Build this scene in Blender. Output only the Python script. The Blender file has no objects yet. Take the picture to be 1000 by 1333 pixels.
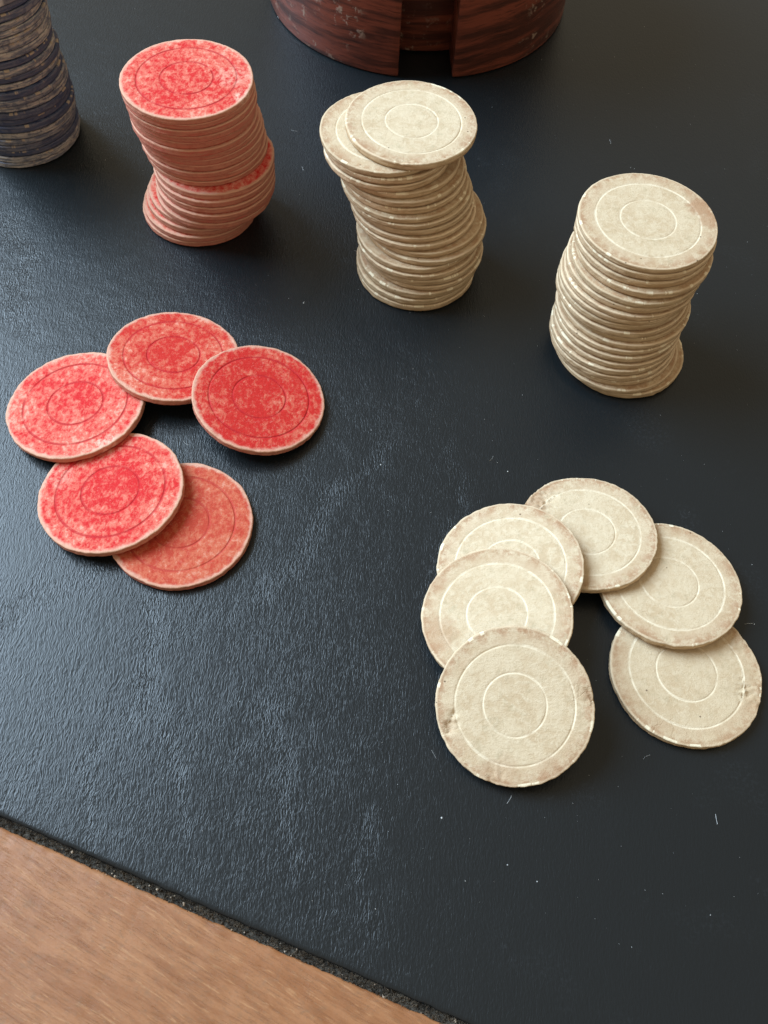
import bpy, bmesh, math, random
from mathutils import Vector, Matrix, noise

S = 0.001                      # all lengths below are millimetres
scene = bpy.context.scene
C = scene.collection

# ------------------------------------------------------------------ camera
CAM_H, PITCH, ROLL, FPX = 209.05, math.radians(59.206), math.radians(4.4526), 1159.1
fw = Vector((0, math.cos(PITCH), -math.sin(PITCH)))
up0 = Vector((0, math.sin(PITCH), math.cos(PITCH)))
rt0 = Vector((1, 0, 0))
rt = rt0 * math.cos(ROLL) + up0 * math.sin(ROLL)
up = up0 * math.cos(ROLL) - rt0 * math.sin(ROLL)
cd = bpy.data.cameras.new('camera')
cam = bpy.data.objects.new('camera', cd)
C.objects.link(cam)
cam.matrix_world = Matrix(((rt.x, up.x, -fw.x, 0), (rt.y, up.y, -fw.y, 0),
                           (rt.z, up.z, -fw.z, CAM_H * S), (0, 0, 0, 1)))
cd.sensor_fit = 'VERTICAL'
cd.sensor_height = 24
cd.lens = 24 * FPX / 1333
cd.clip_start = 0.01
cd.clip_end = 50
cd.dof.use_dof = True
cd.dof.focus_distance = 0.235
cd.dof.aperture_fstop = 30
scene.camera = cam

# ------------------------------------------------------------------ light: a dim room, one big window to the left
w = bpy.data.worlds.new('World')
scene.world = w
w.use_nodes = True
bg = w.node_tree.nodes['Background']
bg.inputs[0].default_value = (1.0, 0.85, 0.62, 1)
bg.inputs[1].default_value = 0.43


def area(name, loc, target, sx, sy, power, col):
    l = bpy.data.lights.new(name, 'AREA')
    l.shape = 'RECTANGLE'
    l.size, l.size_y = sx, sy
    l.energy = power
    l.color = col
    o = bpy.data.objects.new(name, l)
    o.location = loc
    d = Vector(target) - Vector(loc)
    o.rotation_euler = d.to_track_quat('-Z', 'Y').to_euler()
    C.objects.link(o)
    return o


area('window_light', (-1.08, 0.60, 1.00), (0, 0.15, 0), 1.05, 1.0, 52, (0.62, 0.81, 1.0))     # sky through a tall window

scene.view_settings.view_transform = 'Standard'
scene.view_settings.look = 'None'
scene.view_settings.exposure = 0.22
scene.view_settings.gamma = 1.0


# ------------------------------------------------------------------ node helpers
class N:
    def __init__(self, name):
        self.m = bpy.data.materials.new(name)
        self.m.use_nodes = True
        self.t = self.m.node_tree
        self.t.nodes.clear()
        self.out = self.t.nodes.new('ShaderNodeOutputMaterial')
        self.b = self.t.nodes.new('ShaderNodeBsdfPrincipled')
        self.t.links.new(self.b.outputs[0], self.out.inputs[0])

    def put(self, sock, v):
        if v is None:
            return
        if hasattr(v, 'is_output'):
            self.t.links.new(v, sock)
        else:
            if sock.type == 'RGBA' and len(v) == 3:
                v = (*v, 1)
            sock.default_value = v

    def node(self, typ, **kw):
        n = self.t.nodes.new(typ)
        for k, v in kw.items():
            setattr(n, k, v)
        return n

    def coord(self):
        return self.node('ShaderNodeTexCoord').outputs['Object']

    def math(self, op, a, b=None, c=None, clamp=False):
        n = self.node('ShaderNodeMath', operation=op, use_clamp=clamp)
        self.put(n.inputs[0], a)
        self.put(n.inputs[1], b)
        self.put(n.inputs[2], c)
        return n.outputs[0]

    def vmath(self, op, a, b=None, s=None):
        n = self.node('ShaderNodeVectorMath', operation=op)
        self.put(n.inputs[0], a)
        self.put(n.inputs[1], b)
        if s is not None:
            self.put(n.inputs['Scale'], s)
        return n.outputs['Value'] if op in ('LENGTH', 'DOT_PRODUCT', 'DISTANCE') else n.outputs[0]

    def map(self, vec, scale=(1, 1, 1), rot=(0, 0, 0), loc=(0, 0, 0)):
        n = self.node('ShaderNodeMapping')
        self.put(n.inputs[0], vec)
        n.inputs['Location'].default_value = loc
        n.inputs['Rotation'].default_value = rot
        n.inputs['Scale'].default_value = scale
        return n.outputs[0]

    def noise(self, vec, scale, detail=3, rough=0.55, dist=0.0):
        n = self.node('ShaderNodeTexNoise')
        self.put(n.inputs['Vector'], vec)
        n.inputs['Scale'].default_value = scale
        n.inputs['Detail'].default_value = detail
        n.inputs['Roughness'].default_value = rough
        n.inputs['Distortion'].default_value = dist
        return n.outputs[0]

    def voro(self, vec, scale, feature='F1', rnd=1.0):
        n = self.node('ShaderNodeTexVoronoi', feature=feature)
        self.put(n.inputs['Vector'], vec)
        n.inputs['Scale'].default_value = scale
        n.inputs['Randomness'].default_value = rnd
        return n.outputs['Distance']

    def ramp(self, fac, lo, hi, a=0.0, b=1.0):
        n = self.node('ShaderNodeMapRange', interpolation_type='SMOOTHSTEP')
        self.put(n.inputs[0], fac)
        for i, v in enumerate((lo, hi, a, b)):
            self.put(n.inputs[i + 1], v)
        return n.outputs[0]

    def mix(self, fac, a, b, blend='MIX'):
        n = self.node('ShaderNodeMix', data_type='RGBA', blend_type=blend)
        self.put(n.inputs[0], fac)
        self.put(n.inputs[6], a)
        self.put(n.inputs[7], b)
        return n.outputs[2]

    def sep(self, v):
        n = self.node('ShaderNodeSeparateXYZ')
        self.put(n.inputs[0], v)
        return n.outputs

    def comb(self, x, y, z):
        n = self.node('ShaderNodeCombineXYZ')
        for i, v in enumerate((x, y, z)):
            self.put(n.inputs[i], v)
        return n.outputs[0]

    def bump(self, h, strength, dist, normal=None):
        n = self.node('ShaderNodeBump')
        n.inputs['Strength'].default_value = strength
        n.inputs['Distance'].default_value = dist
        self.put(n.inputs['Height'], h)
        self.put(n.inputs['Normal'], normal)
        return n.outputs[0]

    def set(self, **kw):
        for k, v in kw.items():
            self.put(self.b.inputs[k.replace('_', ' ')], v)
        return self.m


# ------------------------------------------------------------------ materials
def mat_chip(kind):
    n = N(kind + '_clay')
    co = n.coord()
    info = n.node('ShaderNodeObjectInfo')
    rnd = info.outputs['Random']
    oc = n.sep(info.outputs['Color'])           # r: how strong the dye is, g: how grubby, b: tone
    dye, grub, tone = oc[0], oc[1], oc[2]
    off = n.vmath('SCALE', (0.31, 0.57, 0.23), s=rnd)
    p = n.vmath('ADD', co, off)
    xyz = n.sep(co)
    flat = n.comb(xyz[0], xyz[1], 0.0)
    r = n.math('DIVIDE', n.vmath('LENGTH', flat), 0.019)
    wob = n.math('MULTIPLY', n.math('SUBTRACT', n.noise(p, 420, 3), 0.5), 0.05)
    rw = n.math('ADD', r, wob)
    groove = n.math('MAXIMUM',
                    n.ramp(n.math('ABSOLUTE', n.math('SUBTRACT', r, 0.40)), 0.012, 0.024, 1, 0),
                    n.ramp(n.math('ABSOLUTE', n.math('SUBTRACT', r, 0.755)), 0.012, 0.024, 1, 0))
    groove = n.math('MULTIPLY', groove, n.ramp(n.noise(p, 300, 2), 0.30, 0.48, 0.25, 1))
    big = n.noise(p, 120, 4, 0.6)
    mid = n.noise(p, 520, 4, 0.65, 0.6)
    fine = n.noise(p, 2200, 4, 0.7)
    # along the rim the body shows as thin layers
    lay = n.noise(n.map(p, (160, 160, 1500)), 1.0, 4, 0.6)
    lay2 = n.noise(n.map(p, (320, 320, 2600), loc=(3, 1, 7)), 1.0, 3, 0.65)
    edge = n.ramp(r, 0.955, 0.99)
    stain = n.node('ShaderNodeAttribute', attribute_name='stain').outputs['Fac']  # real stains and scuffs; on the blue top chip, a painted sheen
    if kind == 'cream':
        c = n.mix(n.ramp(big, 0.36, 0.64), (0.57, 0.43, 0.275), (0.67, 0.54, 0.37))
        c = n.mix(n.ramp(mid, 0.38, 0.68), c, (0.70, 0.575, 0.405))
        c = n.mix(n.math('MULTIPLY', n.ramp(n.noise(p, 300, 5, 0.75), 0.54, 0.70), 0.6), c, (0.44, 0.36, 0.23))
        c = n.mix(n.math('MULTIPLY', n.ramp(n.noise(n.map(p, (1.0, 1.7, 1)), 1000, 5, 0.75, 0.3), 0.52, 0.66), 0.5), c, (0.48, 0.37, 0.22))
        # handled outer band, pinkish brown
        band = n.math('MULTIPLY', n.ramp(rw, 0.74, 0.79), n.ramp(n.noise(p, 170, 4, 0.6), 0.28, 0.66, 0.15, 1))
        c = n.mix(n.math('MULTIPLY', band, n.math('MULTIPLY_ADD', grub, 0.5, 0.15)), c, (0.50, 0.33, 0.205))
        near = n.math('MULTIPLY', n.ramp(rw, 0.78, 0.99), n.ramp(n.noise(p, 340, 6, 0.78), 0.42, 0.60))
        c = n.mix(n.math('MULTIPLY', near, 0.9), c, (0.38, 0.195, 0.105))
        rimb = n.math('MULTIPLY', n.ramp(rw, 0.93, 0.985), n.ramp(n.noise(p, 200, 4, 0.7), 0.40, 0.58))
        c = n.mix(n.math('MULTIPLY', rimb, 0.7), c, (0.33, 0.17, 0.09))
        c = n.mix(n.math('MULTIPLY', grub, 0.42), c, (0.50, 0.37, 0.22))
        c = n.mix(n.math('MULTIPLY', groove, n.ramp(n.noise(p, 160, 3, 0.6), 0.34, 0.60, 0.15, 0.75)), c, (0.80, 0.68, 0.50))
        ec = n.mix(n.ramp(lay, 0.36, 0.62), (0.44, 0.30, 0.175), (0.70, 0.53, 0.345))
        ec = n.mix(n.math('MULTIPLY', n.ramp(mid, 0.50, 0.68), 0.5), ec, (0.45, 0.31, 0.18))
        ec = n.mix(n.math('MULTIPLY', n.ramp(xyz[2], 0.0014, 0.0003), 0.75), ec, (0.33, 0.20, 0.105))  # grime plus the shade of the gap, painted dark along the lower edge
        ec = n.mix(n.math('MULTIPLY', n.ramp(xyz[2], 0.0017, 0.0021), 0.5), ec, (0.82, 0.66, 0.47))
        ec = n.mix(n.math('MULTIPLY', tone, 0.45), ec, (0.38, 0.28, 0.16))
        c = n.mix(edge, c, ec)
        # flakes of white surface left along the rim
        ring = n.math('MULTIPLY', n.ramp(n.math('ADD', r, n.math('MULTIPLY', wob, 0.5)), 0.958, 0.968), n.ramp(xyz[2], 0.00165, 0.00175))
        ang = n.vmath('ADD', n.vmath('NORMALIZE', flat), n.vmath('SCALE', (31.0, 57.0, 23.0), s=rnd))
        fl = n.math('MULTIPLY', ring, n.math('MULTIPLY', n.ramp(n.noise(ang, 6.5, 3, 0.55), 0.565, 0.58), n.ramp(n.noise(ang, 1.6, 1), 0.46, 0.52)))
        c = n.mix(n.math('MULTIPLY', fl, 0.95), c, (0.84, 0.73, 0.53))
        pc = n.vmath('ADD', p, n.vmath('SCALE', n.node_noise_col(p, 300), s=0.004))
        crk = n.math('MULTIPLY', n.ramp(n.voro(pc, 170, 'DISTANCE_TO_EDGE'), 0.006, 0.028, 1, 0), n.ramp(n.noise(p, 95, 2), 0.61, 0.70))
        crk = n.math('MULTIPLY', crk, n.ramp(r, 0.2, 0.9, 0.3, 1))
        c = n.mix(n.math('MULTIPLY', crk, 0.2), c, (0.38, 0.25, 0.14))
        dots = n.ramp(n.voro(p, 230), 0.04, 0.075, 1, 0)
        dots = n.math('MULTIPLY', dots, n.ramp(n.noise(p, 90, 1), 0.52, 0.56))
        c = n.mix(n.math('MULTIPLY', dots, 0.8), c, (0.12, 0.07, 0.04))
        c = n.mix(stain, c, (0.40, 0.22, 0.12))
        rough, spec = 0.72, 0.18
    elif kind == 'red':
        mott = n.noise(n.map(p, (1.2, 0.85, 1)), 520, 6, 0.74, 0.25)
        patch = n.noise(p, 85, 4, 0.62, 0.4)
        val = n.math('ADD', n.math('MULTIPLY', mott, 1.5), n.math('MULTIPLY', n.math('SUBTRACT', n.math('MULTIPLY', patch, 1.5), 0.25), 0.46))
        val = n.math('ADD', val, n.math('MULTIPLY', n.math('SUBTRACT', dye, 0.5), 0.42))
        val = n.math('ADD', val, n.ramp(r, 0.10, 0.98, -0.155, -0.26))
        f = n.ramp(val, 0.64, 0.93)
        pale = n.mix(tone, (0.67, 0.150, 0.105), (0.61, 0.135, 0.070))
        deep = n.mix(tone, (0.58, 0.014, 0.015), (0.50, 0.030, 0.016))
        c = n.mix(f, pale, deep)
        c = n.mix(n.math('MULTIPLY', n.ramp(val, 0.66, 0.52), 0.55), c, (0.80, 0.42, 0.31))
        c = n.mix(n.math('MULTIPLY', n.ramp(fine, 0.56, 0.70), 0.30), c, (0.34, 0.02, 0.02))
        c = n.mix(n.math('MULTIPLY', n.ramp(n.noise(p, 1300, 5, 0.75), 0.54, 0.70), 0.30), c, (0.82, 0.40, 0.33))
        c = n.mix(n.math('MULTIPLY', groove, 0.75), c, (0.46, 0.014, 0.018))
        rim = n.math('MULTIPLY', n.ramp(n.math('ADD', r, n.math('MULTIPLY', wob, 2.4)), 0.925, 0.985), n.ramp(n.noise(p, 260, 4, 0.7), 0.34, 0.54, 0.35, 1))
        c = n.mix(n.math('MULTIPLY', n.ramp(tone, 0.86, 1.0), 0.40), c, (0.40, 0.115, 0.055))
        c = n.mix(n.math('MULTIPLY', rim, 0.75), c, (0.70, 0.47, 0.35))
        ec = n.mix(n.ramp(lay, 0.36, 0.64), (0.44, 0.17, 0.115), (0.58, 0.29, 0.19))
        ec = n.mix(n.math('MULTIPLY', n.ramp(lay, 0.42, 0.60), n.math('MULTIPLY_ADD', tone, 0.6, 0.25)), ec, (0.47, 0.10, 0.075))
        ec = n.mix(n.math('MULTIPLY', n.ramp(mid, 0.50, 0.66), 0.5), ec, (0.40, 0.12, 0.08))
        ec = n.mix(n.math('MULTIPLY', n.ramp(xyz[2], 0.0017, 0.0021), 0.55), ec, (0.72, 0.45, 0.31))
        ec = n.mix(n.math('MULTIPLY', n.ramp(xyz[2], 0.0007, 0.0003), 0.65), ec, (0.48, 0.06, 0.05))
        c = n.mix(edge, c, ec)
        c = n.mix(n.math('MULTIPLY', stain, n.ramp(mott, 0.62, 0.40)), c, (0.80, 0.55, 0.43))
        rough, spec = 0.7, 0.2
    else:
        c = n.mix(n.ramp(mid, 0.4, 0.62), (0.10, 0.13, 0.22), (0.025, 0.04, 0.11))
        ec = n.mix(n.ramp(lay, 0.40, 0.60), (0.17, 0.18, 0.22), (0.48, 0.44, 0.40))
        ec = n.mix(n.math('MULTIPLY', n.ramp(mid, 0.48, 0.64), 0.55), ec, (0.05, 0.062, 0.12))
        ec = n.mix(n.ramp(tone, 0.30, 0.60, 0.0, 0.82), ec, (0.05, 0.065, 0.135))
        c = n.mix(edge, c, ec)
        ring = n.math('MULTIPLY', n.ramp(n.math('ADD', r, n.math('MULTIPLY', wob, 0.5)), 0.958, 0.968), n.ramp(xyz[2], 0.00165, 0.00175))
        ang = n.vmath('ADD', n.vmath('NORMALIZE', flat), n.vmath('SCALE', (31.0, 57.0, 23.0), s=rnd))
        fl = n.math('MULTIPLY', ring, n.math('MULTIPLY', n.ramp(n.noise(ang, 6.5, 3, 0.55), 0.565, 0.58), n.ramp(n.noise(ang, 1.6, 1), 0.46, 0.52)))
        c = n.mix(fl, c, (0.42, 0.34, 0.26))
        c = n.mix(stain, c, (0.70, 0.68, 0.64))  # sheen on the top chip's front rim, painted in as a pale colour
        rough, spec = 0.7, 0.2
    h = n.math('ADD', n.math('MULTIPLY', mid, 0.8), n.math('MULTIPLY', fine, 0.35))
    h = n.math('ADD', h, n.math('MULTIPLY', n.math('MULTIPLY', edge, lay2), 0.25))
    h = n.math('ADD', h, n.math('MULTIPLY', n.noise(n.map(p, (1.0, 1.6, 1)), 1000, 5, 0.75, 0.3), 0.9))
    if kind == 'cream':
        h = n.math('SUBTRACT', h, n.math('MULTIPLY', crk, 0.3))
    b = n.bump(h, 0.65, 0.00026)
    return n.set(Base_Color=c, Roughness=n.ramp(fine, 0.3, 0.7, rough - 0.1, rough + 0.12),
                 Specular_IOR_Level=spec, Normal=b)


def mat_leather():
    n = N('black_leather')
    co = n.coord()
    amp = n.node('ShaderNodeAttribute', attribute_name='wrinkle').outputs['Fac']
    smear = n.node('ShaderNodeAttribute', attribute_name='smear').outputs['Fac']
    # long anastomosing wrinkles
    wp = n.vmath('SCALE', n.vmath('SUBTRACT', n.node_noise_col(co, 130), (0.5, 0.5, 0.5)), s=0.0024)
    pg = n.vmath('ADD', co, wp)
    n1 = n.noise(n.map(pg, (1150, 210, 210), (0, 0, math.radians(5))), 1.0, 1, 0.5)
    ridge = n.math('SUBTRACT', 1.0, n.math('ABSOLUTE', n.math('MULTIPLY_ADD', n1, 8.0, -4.0)), clamp=True)
    n2 = n.noise(n.map(pg, (2000, 600, 600), (0, 0, math.radians(-6)), (5, 3, 0)), 1.0, 1, 0.5)
    ridge2 = n.math('SUBTRACT', 1.0, n.math('ABSOLUTE', n.math('MULTIPLY_ADD', n2, 7.0, -3.5)), clamp=True)
    peb = n.voro(n.map(pg, (1500, 900, 900)), 1.0, 'F1')
    h = n.math('ADD', n.math('MULTIPLY', ridge, 0.50), n.math('MULTIPLY', ridge2, 0.50))
    h = n.math('MULTIPLY', h, amp)
    h = n.math('ADD', h, n.math('MULTIPLY', peb, -0.22))
    b = n.bump(h, 0.5, 0.00015)
    fine = n.ramp(n.noise(co, 1100, 3, 0.7), 0.46, 0.70)
    c = n.mix(n.math('MULTIPLY', smear, fine), (0.0060, 0.0092, 0.0115), (0.10, 0.12, 0.14))
    return n.set(Base_Color=c, Roughness=n.math('MULTIPLY_ADD', smear, 0.12, 0.36),
                 Specular_IOR_Level=0.43, Normal=b)


def node_noise_col(self, vec, scale):
    n = self.node('ShaderNodeTexNoise')
    self.put(n.inputs['Vector'], vec)
    n.inputs['Scale'].default_value = scale
    n.inputs['Detail'].default_value = 2
    return n.outputs['Color']


N.node_noise_col = node_noise_col
EDGE_A = math.atan2(-32.7, 104.1)          # direction of the table's near edge
CREASES = [(-56, 96, -55, 70, 2.4, 1.0), (-55, 70, -61, 52, 2.0, .8), (-61, 52, -60, 34, 2.2, .7), (-55, 71, -44, 52, 1.8, .9),
           (-44, 52, -37, 36, 1.8, .8), (-94, 82, -66, 106, 4, .8), (-98, 66, -84, 100, 3.5, .6), (-104, 60, -88, 84, 4, .5),
           (-130, 228, -116, 192, 5, 1.0), (-138, 210, -112, 178, 5, .8), (-28, 96, -12, 132, 3, .5), (-10, 132, 2, 150, 3, .4),
           (-22, 66, -14, 34, 2.5, .6), (16, 100, 20, 150, 2.5, .4), (-80, 40, -70, 64, 3, .5), (2, 44, 6, 18, 2.5, .5)]


def mat_wood():
    n = N('brown_wood')
    co = n.coord()
    q = n.map(co, (1, 1, 1), (0, 0, -EDGE_A + math.radians(7)))
    w_ = n.vmath('SCALE', n.vmath('SUBTRACT', n.node_noise_col(q, 40), (0.5, 0.5, 0.5)), s=0.0035)
    qq = n.vmath('ADD', q, w_)
    g1 = n.noise(n.map(qq, (55, 420, 420)), 1.0, 5, 0.65)
    g2 = n.noise(n.map(qq, (160, 1500, 1500)), 1.0, 4, 0.65)
    bl = n.noise(q, 45, 4, 0.6)
    sp = n.noise(n.map(q, (900, 1500, 1500)), 1.0, 4, 0.7)
    c = n.mix(n.ramp(g1, 0.34, 0.66), (0.25, 0.096, 0.036), (0.355, 0.155, 0.064))
    c = n.mix(n.math('MULTIPLY', n.ramp(bl, 0.42, 0.68), 0.55), c, (0.31, 0.122, 0.046))
    c = n.mix(n.math('MULTIPLY', n.ramp(g2, 0.55, 0.70), 0.55), c, (0.47, 0.245, 0.115))
    c = n.mix(n.math('MULTIPLY', n.ramp(n.noise(n.map(q, (1, 1.8, 1)), 800, 5, 0.75), 0.50, 0.66), 0.35), c, (0.22, 0.12, 0.06))
    c = n.mix(n.math('MULTIPLY', n.ramp(sp, 0.56, 0.72), 0.45), c, (0.19, 0.10, 0.05))
    c = n.mix(n.math('MULTIPLY', n.ramp(n.noise(q, 120, 4, 0.7), 0.58, 0.72), 0.35), c, (0.17, 0.11, 0.065))
    pore = n.ramp(n.noise(n.map(q, (150, 2800, 2800), loc=(2, 5, 1)), 1.0, 3, 0.6), 0.56, 0.63)
    c = n.mix(n.math('MULTIPLY', pore, 0.22), c, (0.12, 0.050, 0.022))
    h = n.math('SUBTRACT', n.math('ADD', g2, n.math('MULTIPLY', sp, 0.7)), pore)
    return n.set(Base_Color=c, Roughness=n.ramp(g1, 0.3, 0.7, 0.40, 0.52), Specular_IOR_Level=0.45,
                 Normal=n.bump(h, 0.35, 0.0002))


def mat_mahogany():
    n = N('red_mahogany')
    co = n.coord()
    info = n.node('ShaderNodeObjectInfo')
    p = n.vmath('ADD', co, n.vmath('SCALE', (0.4, 0.7, 0.3), s=info.outputs['Random']))
    ws = n.vmath('SCALE', n.vmath('SUBTRACT', n.node_noise_col(p, 30), (0.5, 0.5, 0.5)), s=0.008)
    q = n.vmath('ADD', p, ws)
    g = n.noise(n.map(q, (25, 25, 330), (0.0, math.radians(28), 0)), 1.0, 4, 0.6)
    g2 = n.noise(n.map(q, (110, 110, 1500), (0, math.radians(28), 0)), 1.0, 4, 0.65)
    c = n.mix(n.ramp(g, 0.38, 0.62), (0.075, 0.022, 0.014), (0.24, 0.062, 0.036))
    c = n.mix(n.math('MULTIPLY', n.ramp(g2, 0.52, 0.66), 0.6), c, (0.035, 0.012, 0.009))
    sc = n.math('MULTIPLY', n.ramp(n.noise(p, 260, 4, 0.7), 0.56, 0.66), n.ramp(n.noise(p, 40, 2), 0.44, 0.56))
    c = n.mix(n.math('MULTIPLY', sc, 0.75), c, (0.42, 0.30, 0.23))
    return n.set(Base_Color=c, Roughness=n.ramp(g, 0.3, 0.7, 0.42, 0.3), Specular_IOR_Level=0.45,
                 Normal=n.bump(n.math('ADD', g2, sc), 0.35, 0.0003))


def mat_simple(name, a, b, scale, rough):
    n = N(name)
    co = n.coord()
    c = n.mix(n.ramp(n.noise(co, scale, 4, 0.7), 0.35, 0.65), a, b)
    return n.set(Base_Color=c, Roughness=rough, Specular_IOR_Level=0.25,
                 Normal=n.bump(n.noise(co, scale * 1.7, 4, 0.7), 0.7, 0.0004))


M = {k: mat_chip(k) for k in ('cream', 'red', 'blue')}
M['leather'] = mat_leather()
M['wood'] = mat_wood()
M['mahogany'] = mat_mahogany()
M['groove'] = mat_simple('dark_groove', (0.02, 0.019, 0.017), (0.10, 0.09, 0.075), 900, 0.85)
M['grit'] = mat_simple('grey_grit', (0.020, 0.016, 0.012), (0.105, 0.08, 0.056), 700, 0.85)
M['crumb'] = mat_simple('pale_crumb', (0.30, 0.22, 0.15), (0.60, 0.50, 0.40), 900, 0.8)
M['lint'] = mat_simple('white_lint', (0.45, 0.47, 0.48), (0.7, 0.7, 0.68), 600, 0.9)


# ------------------------------------------------------------------ object helpers
def link_mesh(name, me, parent=None):
    o = bpy.data.objects.new(name, me)
    C.objects.link(o)
    if parent:
        o.parent = parent
    return o


def tag(o, label=None, cat=None, group=None, kind=None):
    for k, v in (('label', label), ('category', cat), ('group', group), ('kind', kind)):
        if v:
            o[k] = v
    return o


def mesh_from(name, verts, faces, mat, smooth=True):
    me = bpy.data.meshes.new(name)
    me.from_pydata(verts, [], faces)
    me.materials.append(mat)
    if smooth:
        me.polygons.foreach_set('use_smooth', [True] * len(me.polygons))
    me.update()
    return me


def smooth01(x):
    x = max(0.0, min(1.0, x))
    return x * x * (3 - 2 * x)


# ------------------------------------------------------------------ the chip
R, T = 19.0, 2.25


def chip_profile():
    pr = [(0.0, 0.0)]
    for r in (1.6, 3.2, 4.6, 5.8, 6.7, 7.2):
        pr.append((r, 0))
    pr += [(7.38, -.02), (7.5, -.13), (7.62, -.15), (7.74, -.11), (7.88, -.02), (8.1, 0)]
    for r in (8.9, 9.8, 10.7, 11.6, 12.5, 13.3, 13.9):
        pr.append((r, 0))
    pr += [(14.1, -.02), (14.22, -.13), (14.35, -.16), (14.48, -.12), (14.62, -.02), (14.85, 0)]
    for r in (15.4, 16.0, 16.6, 17.2, 17.7):
        pr.append((r, 0))
    pr += [(18.2, 0), (18.55, -.01), (18.78, -.04), (18.90, -.10), (18.97, -.19), (19.0, -.32), (18.98, -.8), (18.95, -1.1), (18.98, -1.4),
           (18.98, -1.62), (18.93, -1.80), (18.80, -1.98), (18.52, -2.14), (18.0, -2.25), (12.0, -2.25), (0.0, -2.25)]
    return pr


PROF = chip_profile()


def chip_mesh(name, mat, seed, seg=180, damage=(), rimrough=1.0, stains_sheen=()):
    """one struck disc: two engraved rings, worn round rim, uneven outline; damage = (angle, radius, size, depth)"""
    rng = random.Random(seed)
    o3 = Vector((rng.uniform(0, 90), rng.uniform(0, 90), rng.uniform(0, 90)))
    verts, st = [], []
    for (r, dz) in PROF:
        cnt = 1 if r == 0 else seg
        for k in range(cnt):
            a = 2 * math.pi * k / seg
            cs, sn = math.cos(a), math.sin(a)
            e = smooth01((r - 16.8) / 2.0)
            out = 1 + e * rimrough * (0.006 * noise.noise(Vector((cs * 2.2, sn * 2.2, 0)) + o3)
                                      + 0.005 * noise.noise(Vector((cs * 9, sn * 9, dz * 0.7)) + o3)
                                      + 0.003 * noise.noise(Vector((cs * 26, sn * 26, dz * 1.3)) + o3))
            x, y, z = r * cs * out, r * sn * out, T + dz
            if dz > -0.5:
                z += 0.035 * noise.noise(Vector((x * .25, y * .25, 0)) + o3) + 0.018 * noise.noise(Vector((x * 1.1, y * 1.1, 3)) + o3)
                z += e * rimrough * 0.10 * min(0, noise.noise(Vector((cs * 14, sn * 14, 5)) + o3))
            if -0.3 < dz < -0.005 and r < 15:
                z -= dz * smooth01(0.25 + 1.5 * noise.noise(Vector((cs * 1.7, sn * 1.7, r)) + o3)) * 0.75
            sv = 0.0
            for (da, dr, ds, dd) in damage:
                ca, sa = dr * math.cos(da), dr * math.sin(da)
                d = math.hypot(x - ca, y - sa) / ds
                if d < 1 and dz > -1.6:
                    f = smooth01(1 - d)
                    nz = noise.noise(Vector((x * 1.3, y * 1.3, z)) + o3)
                    z -= 1.5 * dd * f * (0.4 + 0.9 * nz + 0.5 * noise.noise(Vector((x * 3.1, y * 3.1, z)) + o3))
                    if e > .5:
                        k2 = 1 - 0.018 * f * (0.5 + nz)
                        x *= k2
                        y *= k2
            for (sa_, sr, ss, sf) in stains_sheen:
                d = math.hypot(x - sr * math.cos(sa_), y - sr * math.sin(sa_)) / ss
                d += 0.35 * noise.noise(Vector((x * .9, y * .9, 8)) + o3)
                sv = max(sv, sf * smooth01((1 - d) * 2.2))
            verts.append((x * S, y * S, z * S))
            st.append(sv)
    faces, base = [], 0
    for i in range(len(PROF) - 1):
        r0, r1 = PROF[i][0], PROF[i + 1][0]
        if r0 == 0:
            nb = base + 1
            for k in range(seg):
                faces.append((base, nb + k, nb + (k + 1) % seg))
            base = nb
        elif r1 == 0:
            nb = base + seg
            for k in range(seg):
                faces.append((base + k, nb, base + (k + 1) % seg))
        else:
            nb = base + seg
            for k in range(seg):
                k2 = (k + 1) % seg
                faces.append((base + k, nb + k, nb + k2, base + k2))
            base = nb
    me = mesh_from(name, verts, faces, mat)
    if stains_sheen:
        at = me.attributes.new('stain', 'FLOAT', 'POINT')
        at.data.foreach_set('value', st)
    return me


def place(o, x, y, ztop, ta, tb, rad=1.0, spin=0.0):
    """ztop: height of the middle of the face; ta, tb: slopes along x and y"""
    nrm = Vector((-math.tan(ta), -math.tan(tb), 1)).normalized()
    q = Vector((0, 0, 1)).rotation_difference(nrm)
    base = Vector((x, y, ztop)) - nrm * T
    o.matrix_world = (Matrix.Translation(base * S) @ q.to_matrix().to_4x4() @ Matrix.Rotation(spin, 4, 'Z')
                      @ Matrix.Diagonal((rad, rad, 1, 1)))


D = math.radians
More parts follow.
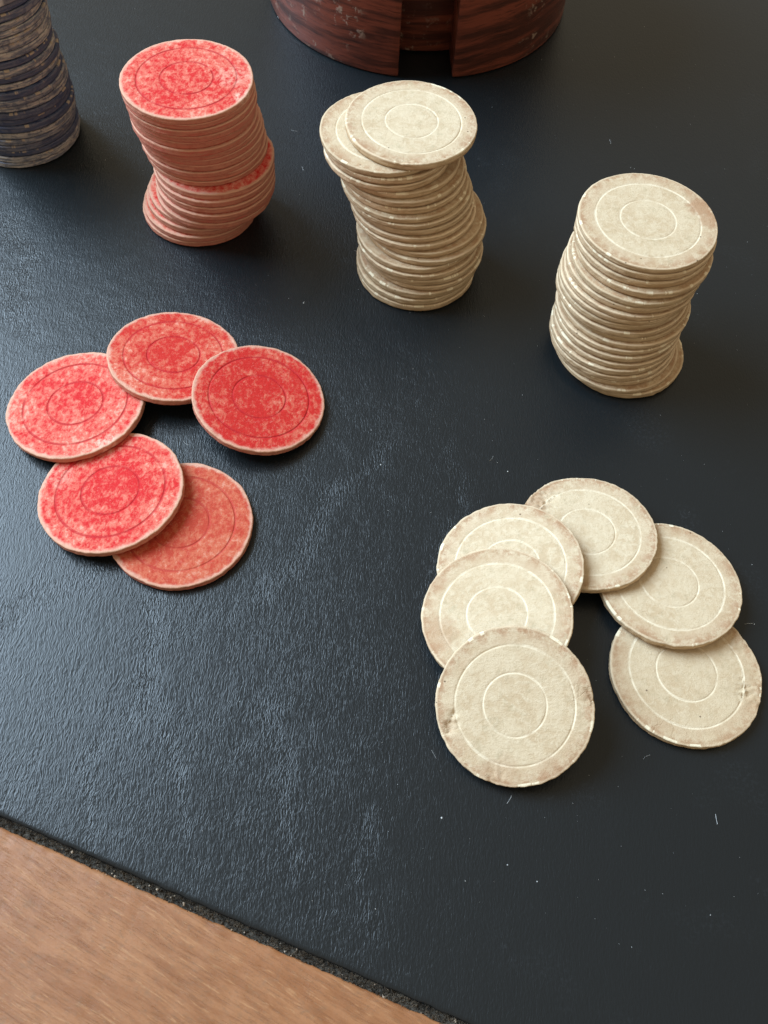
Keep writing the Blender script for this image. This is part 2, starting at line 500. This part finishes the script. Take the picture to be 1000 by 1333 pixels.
# name: x, y, top height, slope x, slope y, size, colour, tone(r,g,b), damage, stains, label
LOOSE = [
    ('red', (-53.76, 115.10, 2.27, 0, 0, 1.009), (.60, .5, .95), (), (),
     'brownish red chip lying flat, partly covered, nearest the table edge among the red chips'),
    ('red', (-73.53, 122.25, 4.26, .098, -.036, 1.03), (.60, .5, .05), (), ((D(165), 15, 4.5, .22),),
     'bright patchy red chip resting across the brownish flat red chip'),
    ('red', (-89.79, 150.21, 4.07, .085, -.041, 1.036), (.47, .5, .0), (), ((D(-48), 18.4, 3.5, .6),),
     'pinkish red chip, leftmost of the loose ones, with a frayed whitish lower right rim'),
    ('red', (-65.28, 169.72, 5.26, -.087, -.130, 1.0), (.55, .5, .55), (), (),
     'muted red loose chip farthest from the table edge, between two other red chips'),
    ('red', (-38.09, 156.33, 5.65, -.176, -.008, .995), (.80, .5, .45), (), (),
     'evenly red chip, rightmost of the loose red ones, leaning on its neighbour'),
    ('cream', (77.77, 84.06, 2.27, 0, 0, .992), (.5, .85, .5), ((D(-15), 15.5, 6.5, .5), (D(30), 16.5, 5, .45)), (),
     'dingy cream chip lying flat on the leather, rough along its right side'),
    ('cream', (75.32, 107.91, 3.99, .008, -.090, .986), (.5, .55, .5), ((D(-100), 18.3, 3, .3),), (),
     'cream chip with a chipped lower rim overlapping the dingy flat cream chip'),
    ('cream', (54.37, 120.89, 4.62, .061, -.107, .975), (.5, .35, .4), ((D(150), 16, 7.5, .8), (D(128), 16.5, 5, .6), (D(172), 17.5, 4, .6)),
     ((D(150), 17, 6, .35),), 'cream loose chip with a rough scaly patch on its upper left rim'),
    ('cream', (33.34, 107.99, 5.95, .191, .0, .994), (.5, .25, .4), (), (),
     'cream loose chip mostly covered, only a crescent of its upper right side showing'),
    ('cream', (29.76, 93.29, 7.51, .191, .0, .989), (.5, .5, .4), (), ((D(200), 15.5, 6, .4), (D(150), 17.5, 3, .4)),
     'cream loose chip partly covered directly by the front cream chip with a cracked rim'),
    ('cream', (33.85, 69.93, 8.72, .137, .301, .972), (.5, .45, .4), ((D(200), 16.5, 3.2, .8), (D(192), 14.6, 2, .6), (D(-105), 17.2, 4, .4), (D(8), 18.3, 3.5, .5)),
     ((D(-100), 17, 6, .25), (D(-60), 17, 4, .2)), 'fully visible front cream chip, nearest the viewer, with a cracked left rim'),
]
for i, (kind, g, col, dmg, stn, label) in enumerate(LOOSE):
    o = link_mesh('poker_chip', chip_mesh(kind + '_loose_chip', M[kind], 40 + i, 220, dmg, 1.9, stn))
    o.color = (*col, 1)
    place(o, *g)
    tag(o, label, 'poker chip', 'loose red chips' if kind == 'red' else 'loose cream chips')

ORD = ['', 'second', 'third', 'fourth', 'fifth', 'sixth', 'seventh', 'eighth', 'ninth', 'tenth', 'eleventh',
       'twelfth', 'thirteenth', 'fourteenth', 'fifteenth', 'sixteenth', 'seventeenth', 'eighteenth',
       'nineteenth', 'twentieth', 'twenty-first', 'twenty-second', 'twenty-third', 'twenty-fourth', 'twenty-fifth']


def lerp_keys(keys, z):
    if z <= keys[0][0]:
        return keys[0][1]
    for (z0, v0), (z1, v1) in zip(keys, keys[1:]):
        if z <= z1:
            return v0 + (v1 - v0) * (z - z0) / max(1e-6, z1 - z0)
    return keys[-1][1]


def stack(kind, name, n, height, xk, yk, seed, top_mesh, special=None, jit=0.45):
    rng = random.Random(seed)
    protos = [chip_mesh(kind + '_chip', M[kind], seed + 10 + q, 150, rimrough=1.5) for q in range(4)]
    th = [rng.uniform(.84, 1.16) for _ in range(n)]
    th = [t_ * height / sum(th) for t_ in th]
    for k in range(n):
        pitch = th[k]
        top = sum(th[:k + 1])
        last = k == n - 1
        o = link_mesh('poker_chip', top_mesh if last else protos[rng.randrange(4)])
        j = 0 if last else jit
        place(o, lerp_keys(xk, top) + rng.uniform(-j, j), lerp_keys(yk, top) + rng.uniform(-j, j) * 1.2, top,
              0 if last else rng.uniform(-.008, .008), 0 if last else rng.uniform(-.008, .008),
              1.0 if last else rng.uniform(.985, 1.012), 0 if last else rng.uniform(0, 6.28))
        o.scale.z *= (pitch - 0.03) / T
        o.location.z = (top - pitch + 0.015) * S
        o.color = (rng.uniform(.3, .7), rng.uniform(.3, .8), rng.random() ** 1.5, 1)
        if last:
            o.color = TOPCOL[name]
        down = n - 1 - k
        if down == 0:
            lab = special['top']
        elif k == 0:
            lab = f'bottom {kind} chip of {name} on the leather'
        else:
            lab = f'{ORD[down]} {kind} chip down from the top of {name}'
        for key, txt in (special or {}).items():
            if key == k:
                lab += ', ' + txt
        tag(o, lab, 'poker chip', f'{kind} chips in {name}')


TOPCOL = {'the red stack': (.48, .5, .1, 1), 'the middle cream stack': (.5, .3, .4, 1),
          'the right-hand cream stack': (.5, .5, .4, 1), 'the dark blue stack': (.5, .5, .5, 1)}
stack('red', 'the red stack', 22, 51.2,
      [(2.4, -69.3), (5, -68.3), (9, -66.5), (11.5, -66), (12, -63.2), (16, -63.0), (21, -62.0), (23.3, -61.2), (25.5, -64.4),
       (30, -64.8), (37, -65.5), (42, -66.2), (46, -66.0), (51.2, -66.03)],
      [(2.4, 238.8), (11, 238.4), (12, 236.6), (23.3, 235.6), (25.5, 239.4), (33, 237.6), (42, 235.2), (51.2, 233.43)], 11,
      chip_mesh('red_top_chip', M['red'], 71, 220, (), 1.2, ((D(10), 13, 6, .3), (D(-20), 18.6, 3.5, .7))),
      {'top': 'pinkish red chip on top of the red stack, scuffed pale on its right side',
       9: 'jutting out rightwards'}, 0.5)
stack('cream', 'the middle cream stack', 21, 47.2,
      [(2.2, 4.0), (4.5, 3.4), (7, 3.9), (9, 5.6), (11.3, 5.4), (13.5, 3.4), (16.5, 3.6), (18, 6.2), (20.3, 5.6), (22.5, 1.6), (27, 1.1),
       (29.3, -0.6), (34, -2.6), (36.5, -3.6), (38.3, -4.0), (40.5, -7.0), (44.95, -7.9), (47.2, -0.89)],
      [(2.2, 217.7), (9, 219.0), (11.3, 219.6), (13.5, 218.2), (18, 220.4), (20.3, 221.0), (22.5, 222.4), (34, 224.8), (40.5, 226.0), (44.95, 226.6), (47.2, 227.57)], 23,
      chip_mesh('cream_top_chip', M['cream'], 72, 220, ((D(-95), 17.6, 4, .3),), 1.0),
      {'top': 'cream chip on top of the middle cream stack, shifted right of the one below',
       19: 'jutting out leftwards'}, 0.5)
stack('cream', 'the right-hand cream stack', 20, 44.7,
      [(2.2, 69.2), (4.4, 66.6), (7, 65.0), (11, 64.5), (15, 65.1), (20, 65.1), (25, 63.9), (30, 64.1), (34.5, 64.4), (37, 66.0),
       (40, 65.8), (44.7, 65.33)],
      [(2.2, 188.6), (4.4, 189.6), (12, 190.6), (25, 193.4), (35.6, 194.0), (37.9, 195.6), (44.7, 196.8)], 37,
      chip_mesh('cream_top_chip', M['cream'], 73, 220, (), 0.9, ((D(24), 16.5, 4.6, .75), (D(5), 17.2, 3.6, .6))),
      {'top': 'cream chip with brown-stained rim on top of the right-hand cream stack',
       0: 'jutting out rightwards'}, 0.6)
stack('blue', 'the dark blue stack', 24, 56.8,
      [(2.4, -138.0), (8, -137.6), (13, -136.8), (24, -136.4), (30, -137.2), (37, -137.4), (49, -136.6), (56.8, -136.6)],
      [(2.4, 269.5), (56.8, 269.5)], 51,
      chip_mesh('blue_top_chip', M['blue'], 74, 180, (), 1.4, ((D(-92), 18.8, 1.9, .9), (D(-84), 18.8, 1.9, .9), (D(-76), 18.8, 1.9, .9), (D(-68), 18.8, 1.9, .9), (D(-60), 18.8, 1.9, .8), (D(-52), 18.8, 1.7, .6))),
      {'top': 'blue chip with a painted pale rim sheen on top of the dark blue stack'}, 0.5)

# ------------------------------------------------------------------ the table: leather top, dirty groove, wooden border
table = bpy.data.objects.new('table', None)
C.objects.link(table)
tag(table, 'wooden table with a black leather top, carrying all the chips', 'table')
U = Vector((math.cos(EDGE_A), math.sin(EDGE_A), 0))
V = Vector((-U.y, U.x, 0))
P0 = Vector((-80.3, 38.0, 0))


def EP(u, v, z):
    return tuple((P0 + U * u + V * v + Vector((0, 0, z))) * S)


def strip_mesh(name, sections, u0, u1, du, mat, wob=0.0, seed=0, far=None):
    us = []
    u = u0
    while u < u1 + 1e-6:
        us.append(u)
        u += du if -215 < u < 230 else du * 12
    vs, fs = [], []
    for u in us:
        for i, (v, z) in enumerate(sections):
            d = wob * noise.noise(Vector((u * .35, i * .4 + seed, seed))) + wob * .5 * noise.noise(Vector((u * 1.4, i * .6, seed + 9)))
            if i in (0,) and far:
                d = 0
            vs.append(EP(u, v + (d if abs(v) < 20 else 0), z + (0.25 * d if abs(v) < 20 and z < -0.01 else 0)))
    m = len(sections)
    for a in range(len(us) - 1):
        for b in range(m - 1):
            fs.append((a * m + b, a * m + b + 1, (a + 1) * m + b + 1, (a + 1) * m + b))
    return mesh_from(name, vs, fs, mat)


lea = [(0.1, -2.6), (-0.05, -0.9), (0.0, -0.42), (0.35, -0.14), (1.0, -0.03), (2.2, 0)] + [(4 + 2.0 * q, 0) for q in range(215)] + [(480, 0), (700, 0)]
me = strip_mesh('leather_top', lea, -500, 640, 1.2, M['leather'], 0.26, 1)
wr, sm = [], []
for v in me.vertices:
    x, y = v.co.x / S, v.co.y / S
    q = Vector((x, y, 0))
    wx = x + 5 * noise.noise(q * .05) + 2 * noise.noise(q * .17)
    wy = y + 5 * noise.noise(q * .05 + Vector((9, 4, 2)))
    a = 0.56 + 0.22 * smooth01(0.5 + 1.1 * noise.noise(q * .022 + Vector((3, 1, 7)))) * (0.6 + 0.8 * noise.noise(q * .07))
    a *= 0.35 + 0.65 * smooth01((70 - x) / 90)
    for (ax, ay, bx, by, wd_, am) in CREASES:
        t_ = max(0, min(1, ((wx - ax) * (bx - ax) + (wy - ay) * (by - ay)) / ((bx - ax) ** 2 + (by - ay) ** 2)))
        d_ = math.hypot(wx - ax - t_ * (bx - ax), wy - ay - t_ * (by - ay))
        a = max(a, a + 0.75 * am * smooth01(1.3 - d_ / wd_))
    wr.append(a)
    m_ = smooth01(2.4 * noise.fractal(q * .045 + Vector((1, 8, 3)), 1.0, 2.0, 4) - 0.65) * .06
    m_ += smooth01(3 * noise.noise(Vector((x * .30 + y * .24, y * .03 - x * .03, 4))) - 1.6) * .18
    sm.append(m_)
for k_, v_ in (('wrinkle', wr), ('smear', sm)):
    me.attributes.new(k_, 'FLOAT', 'POINT').data.foreach_set('value', v_)
o = link_mesh('leather_top', me, table)
gr = [(1.5, -1.5), (0.0, -1.35), (-1.2, -1.2), (-2.4, -1.1), (-4.5, -1.1)]
o = link_mesh('edge_groove', strip_mesh('edge_groove', gr[::-1], -500, 640, 0.8, M['groove'], 0.2, 4), table)
wd = [(-1.9, -2.6), (-1.95, -1.1), (-2.05, -0.75), (-2.4, -0.52), (-3.3, -0.42), (-6, -0.4), (-60, -0.4), (-240, -0.4), (-246, -3), (-247, -24)]
o = link_mesh('wooden_border', strip_mesh('wooden_border', wd[::-1], -500, 640, 0.8, M['wood'], 0.30, 7), table)

# crumbs and grit in the groove
rng = random.Random(5)


def grains(name, count, mat, smin, smax, vr, zr, parent, ur=(-20, 150)):
    vs, fs = [], []
    for _ in range(count):
        c = Vector(EP(rng.uniform(*ur), rng.uniform(*vr), rng.uniform(*zr)))
        s = rng.uniform(smin, smax) * S * (0.6 + 0.7 * rng.random() ** 3)
        pts = []
        for d in ((1, 0, 0), (-1, 0, 0), (0, 1, 0), (0, -1, 0), (0, 0, 1), (0, 0, -1)):
            pts.append(c + Vector(d) * s * rng.uniform(.55, 1.3) + Vector((rng.uniform(-.3, .3), rng.uniform(-.3, .3), rng.uniform(-.3, .3))) * s)
        b = len(vs)
        vs += [tuple(p) for p in pts]
        for f in ((0, 2, 4), (2, 1, 4), (1, 3, 4), (3, 0, 4), (2, 0, 5), (1, 2, 5), (3, 1, 5), (0, 3, 5)):
            fs.append(tuple(b + i for i in f))
    o = link_mesh(name, mesh_from(name, vs, fs, mat, False), parent)
    o['kind'] = 'stuff'
    return o


grains('grit', 7000, M['grit'], .08, .24, (-2.2, -0.1), (-1.15, -0.7), table)
grains('crumbs', 70, M['crumb'], .12, .30, (-2.2, -0.3), (-0.85, -0.55), table)

# frayed fibres along the cut edge of the leather
vs, fs = [], []
for _ in range(900):
    u, v, z = rng.uniform(-20, 150), rng.uniform(-0.25, 0.1), rng.uniform(-1.0, -0.35)
    a = -math.pi / 2 + rng.uniform(-1.1, 1.1)
    da = rng.uniform(-.5, .5)
    ln = rng.uniform(.12, .34) * (1 + 1.2 * (rng.random() > .93))
    wd_ = rng.uniform(.03, .06)
    b = len(vs)
    for q in range(5):
        vs += [EP(u - wd_, v, z), EP(u, v, z + wd_ * 1.4), EP(u + wd_, v, z)]
        u += math.cos(a) * ln
        v += math.sin(a) * ln
        z -= rng.uniform(-.02, .06)
        a += da
        wd_ *= .85
    for q in range(4):
        e = b + 3 * q
        fs += [(e, e + 3, e + 4, e + 1), (e + 1, e + 4, e + 5, e + 2)]
link_mesh('frayed_fibres', mesh_from('frayed_fibres', vs, fs, M['grit'], False), table)['kind'] = 'stuff'

# ------------------------------------------------------------------ dust and lint lying on the leather
vs, fs = [], []
rng = random.Random(8)
spots = [(rng.uniform(-150, 140), rng.uniform(20, 370), rng.uniform(.03, .06) + .09 * rng.random() ** 4) for _ in range(900)]
for (x, y, s) in spots + [(18.5, 45, .26), (40, 33, .22), (-2, 140, .24), (34, 141, .22), (33.5, 36, .22), (-30.5, 199, .26)]:
    if (Vector((x, y, 0)) - P0).dot(V) < 1:
        continue
    h = s * .5
    pts = [(x + s * rng.uniform(.6, 1.2) * math.cos(a), y + s * rng.uniform(.6, 1.2) * math.sin(a), .02) for a in (0, 1.57, 3.14, 4.71)] + [(x, y, h + .03)]
    b = len(vs)
    vs += [(p[0] * S, p[1] * S, p[2] * S) for p in pts]
    fs += [(b, b + 1, b + 4), (b + 1, b + 2, b + 4), (b + 2, b + 3, b + 4), (b + 3, b, b + 4)]
for _ in range(22):                                   # short fibres
    x, y, a = rng.uniform(-150, 130), rng.uniform(25, 360), rng.uniform(0, 6.28)
    if (Vector((x, y, 0)) - P0).dot(V) < 4:
        continue
    da = rng.uniform(-.22, .22)
    wdt = rng.uniform(.02, .045)
    b = len(vs)
    ns = 6
    for q in range(ns):
        px, py = -math.sin(a) * wdt, math.cos(a) * wdt
        vs += [((x + px) * S, (y + py) * S, .03 * S), (x * S, y * S, .08 * S), ((x - px) * S, (y - py) * S, .03 * S)]
        x += math.cos(a) * .45
        y += math.sin(a) * .45
        a += da
    for q in range(ns - 1):
        e = b + 3 * q
        fs += [(e, e + 3, e + 4, e + 1), (e + 1, e + 4, e + 5, e + 2)]
o = link_mesh('dust', mesh_from('dust', vs, fs, M['lint'], False))
tag(o, 'white specks of dust and lint scattered on the black leather', 'dust', kind='stuff')

# ------------------------------------------------------------------ wooden chip holder: round core, wall segments with slots between
TC, TR, TH = Vector((-3.3, 381.0, 0)), 62.0, 68.0
holder = bpy.data.objects.new('chip_holder', None)
holder.location = TC * S
holder.rotation_euler = (0, 0, math.radians(5.7))
C.objects.link(holder)
tag(holder, 'round dark red wooden poker chip holder with a slot in its wall', 'chip holder')


def extrude_poly(name, pts, z0, z1, mat, bev=0.9, parent=None):
    bm = bmesh.new()
    f = bm.faces.new([bm.verts.new((p[0] * S, p[1] * S, z0 * S)) for p in pts])
    ex = bmesh.ops.extrude_face_region(bm, geom=[f])
    for v in ex['geom']:
        if isinstance(v, bmesh.types.BMVert):
            v.co.z = z1 * S
    bmesh.ops.recalc_face_normals(bm, faces=bm.faces)
    sharp = [e for e in bm.edges if len(e.link_faces) == 2 and e.calc_face_angle(0) > 0.6]
    bmesh.ops.bevel(bm, geom=sharp, offset=bev * S, segments=2, profile=0.6, affect='EDGES', clamp_overlap=True)
    me = bpy.data.meshes.new(name)
    bm.to_mesh(me)
    bm.free()
    me.materials.append(mat)
    o = link_mesh(name, me, parent)
    for p in me.polygons:
        p.use_smooth = True
    me.set_sharp_from_angle(angle=0.6)
    return o


HW, RI = 10.4, 44.8
for q in range(4):
    a0 = -math.pi / 2 + q * math.pi / 2
    a1 = a0 + math.pi / 2
    ao, ai = math.asin(HW / TR), math.asin(HW / (RI + .05))
    pts = [(TR * math.cos(a0 + ao + (a1 - a0 - 2 * ao) * t / 26), TR * math.sin(a0 + ao + (a1 - a0 - 2 * ao) * t / 26)) for t in range(27)]
    pts += [((RI + .05) * math.cos(a1 - ai - (a1 - a0 - 2 * ai) * t / 20), (RI + .05) * math.sin(a1 - ai - (a1 - a0 - 2 * ai) * t / 20)) for t in range(21)]
    extrude_poly('wall_segment', pts, 0.3, TH, M['mahogany'], 0.9, holder)
extrude_poly('core', [(RI * math.cos(2 * math.pi * t / 72), RI * math.sin(2 * math.pi * t / 72)) for t in range(72)], 0.6, TH - 6, M['mahogany'], 0.6, holder)
extrude_poly('lid', [((TR + 1.5) * math.cos(2 * math.pi * t / 96), (TR + 1.5) * math.sin(2 * math.pi * t / 96)) for t in range(96)], TH + .1, TH + 9, M['mahogany'], 2.5, holder)
pr = [(0, 24), (5, 23.6), (9, 21), (10.5, 17), (9, 12.5), (5.5, 9), (4.5, 5), (6.5, 1.5), (7.5, 0)]
vs, fs = [], []
for (r_, z_) in pr:
    for t in range(32):
        vs.append((r_ * math.cos(t * math.pi / 16) * S, r_ * math.sin(t * math.pi / 16) * S, (TH + 9 + z_) * S))
for i in range(len(pr) - 1):
    for t in range(32):
        t2 = (t + 1) % 32
        fs.append((i * 32 + t, (i + 1) * 32 + t, (i + 1) * 32 + t2, i * 32 + t2))
link_mesh('knob', mesh_from('knob', vs, fs, M['mahogany']), holder)
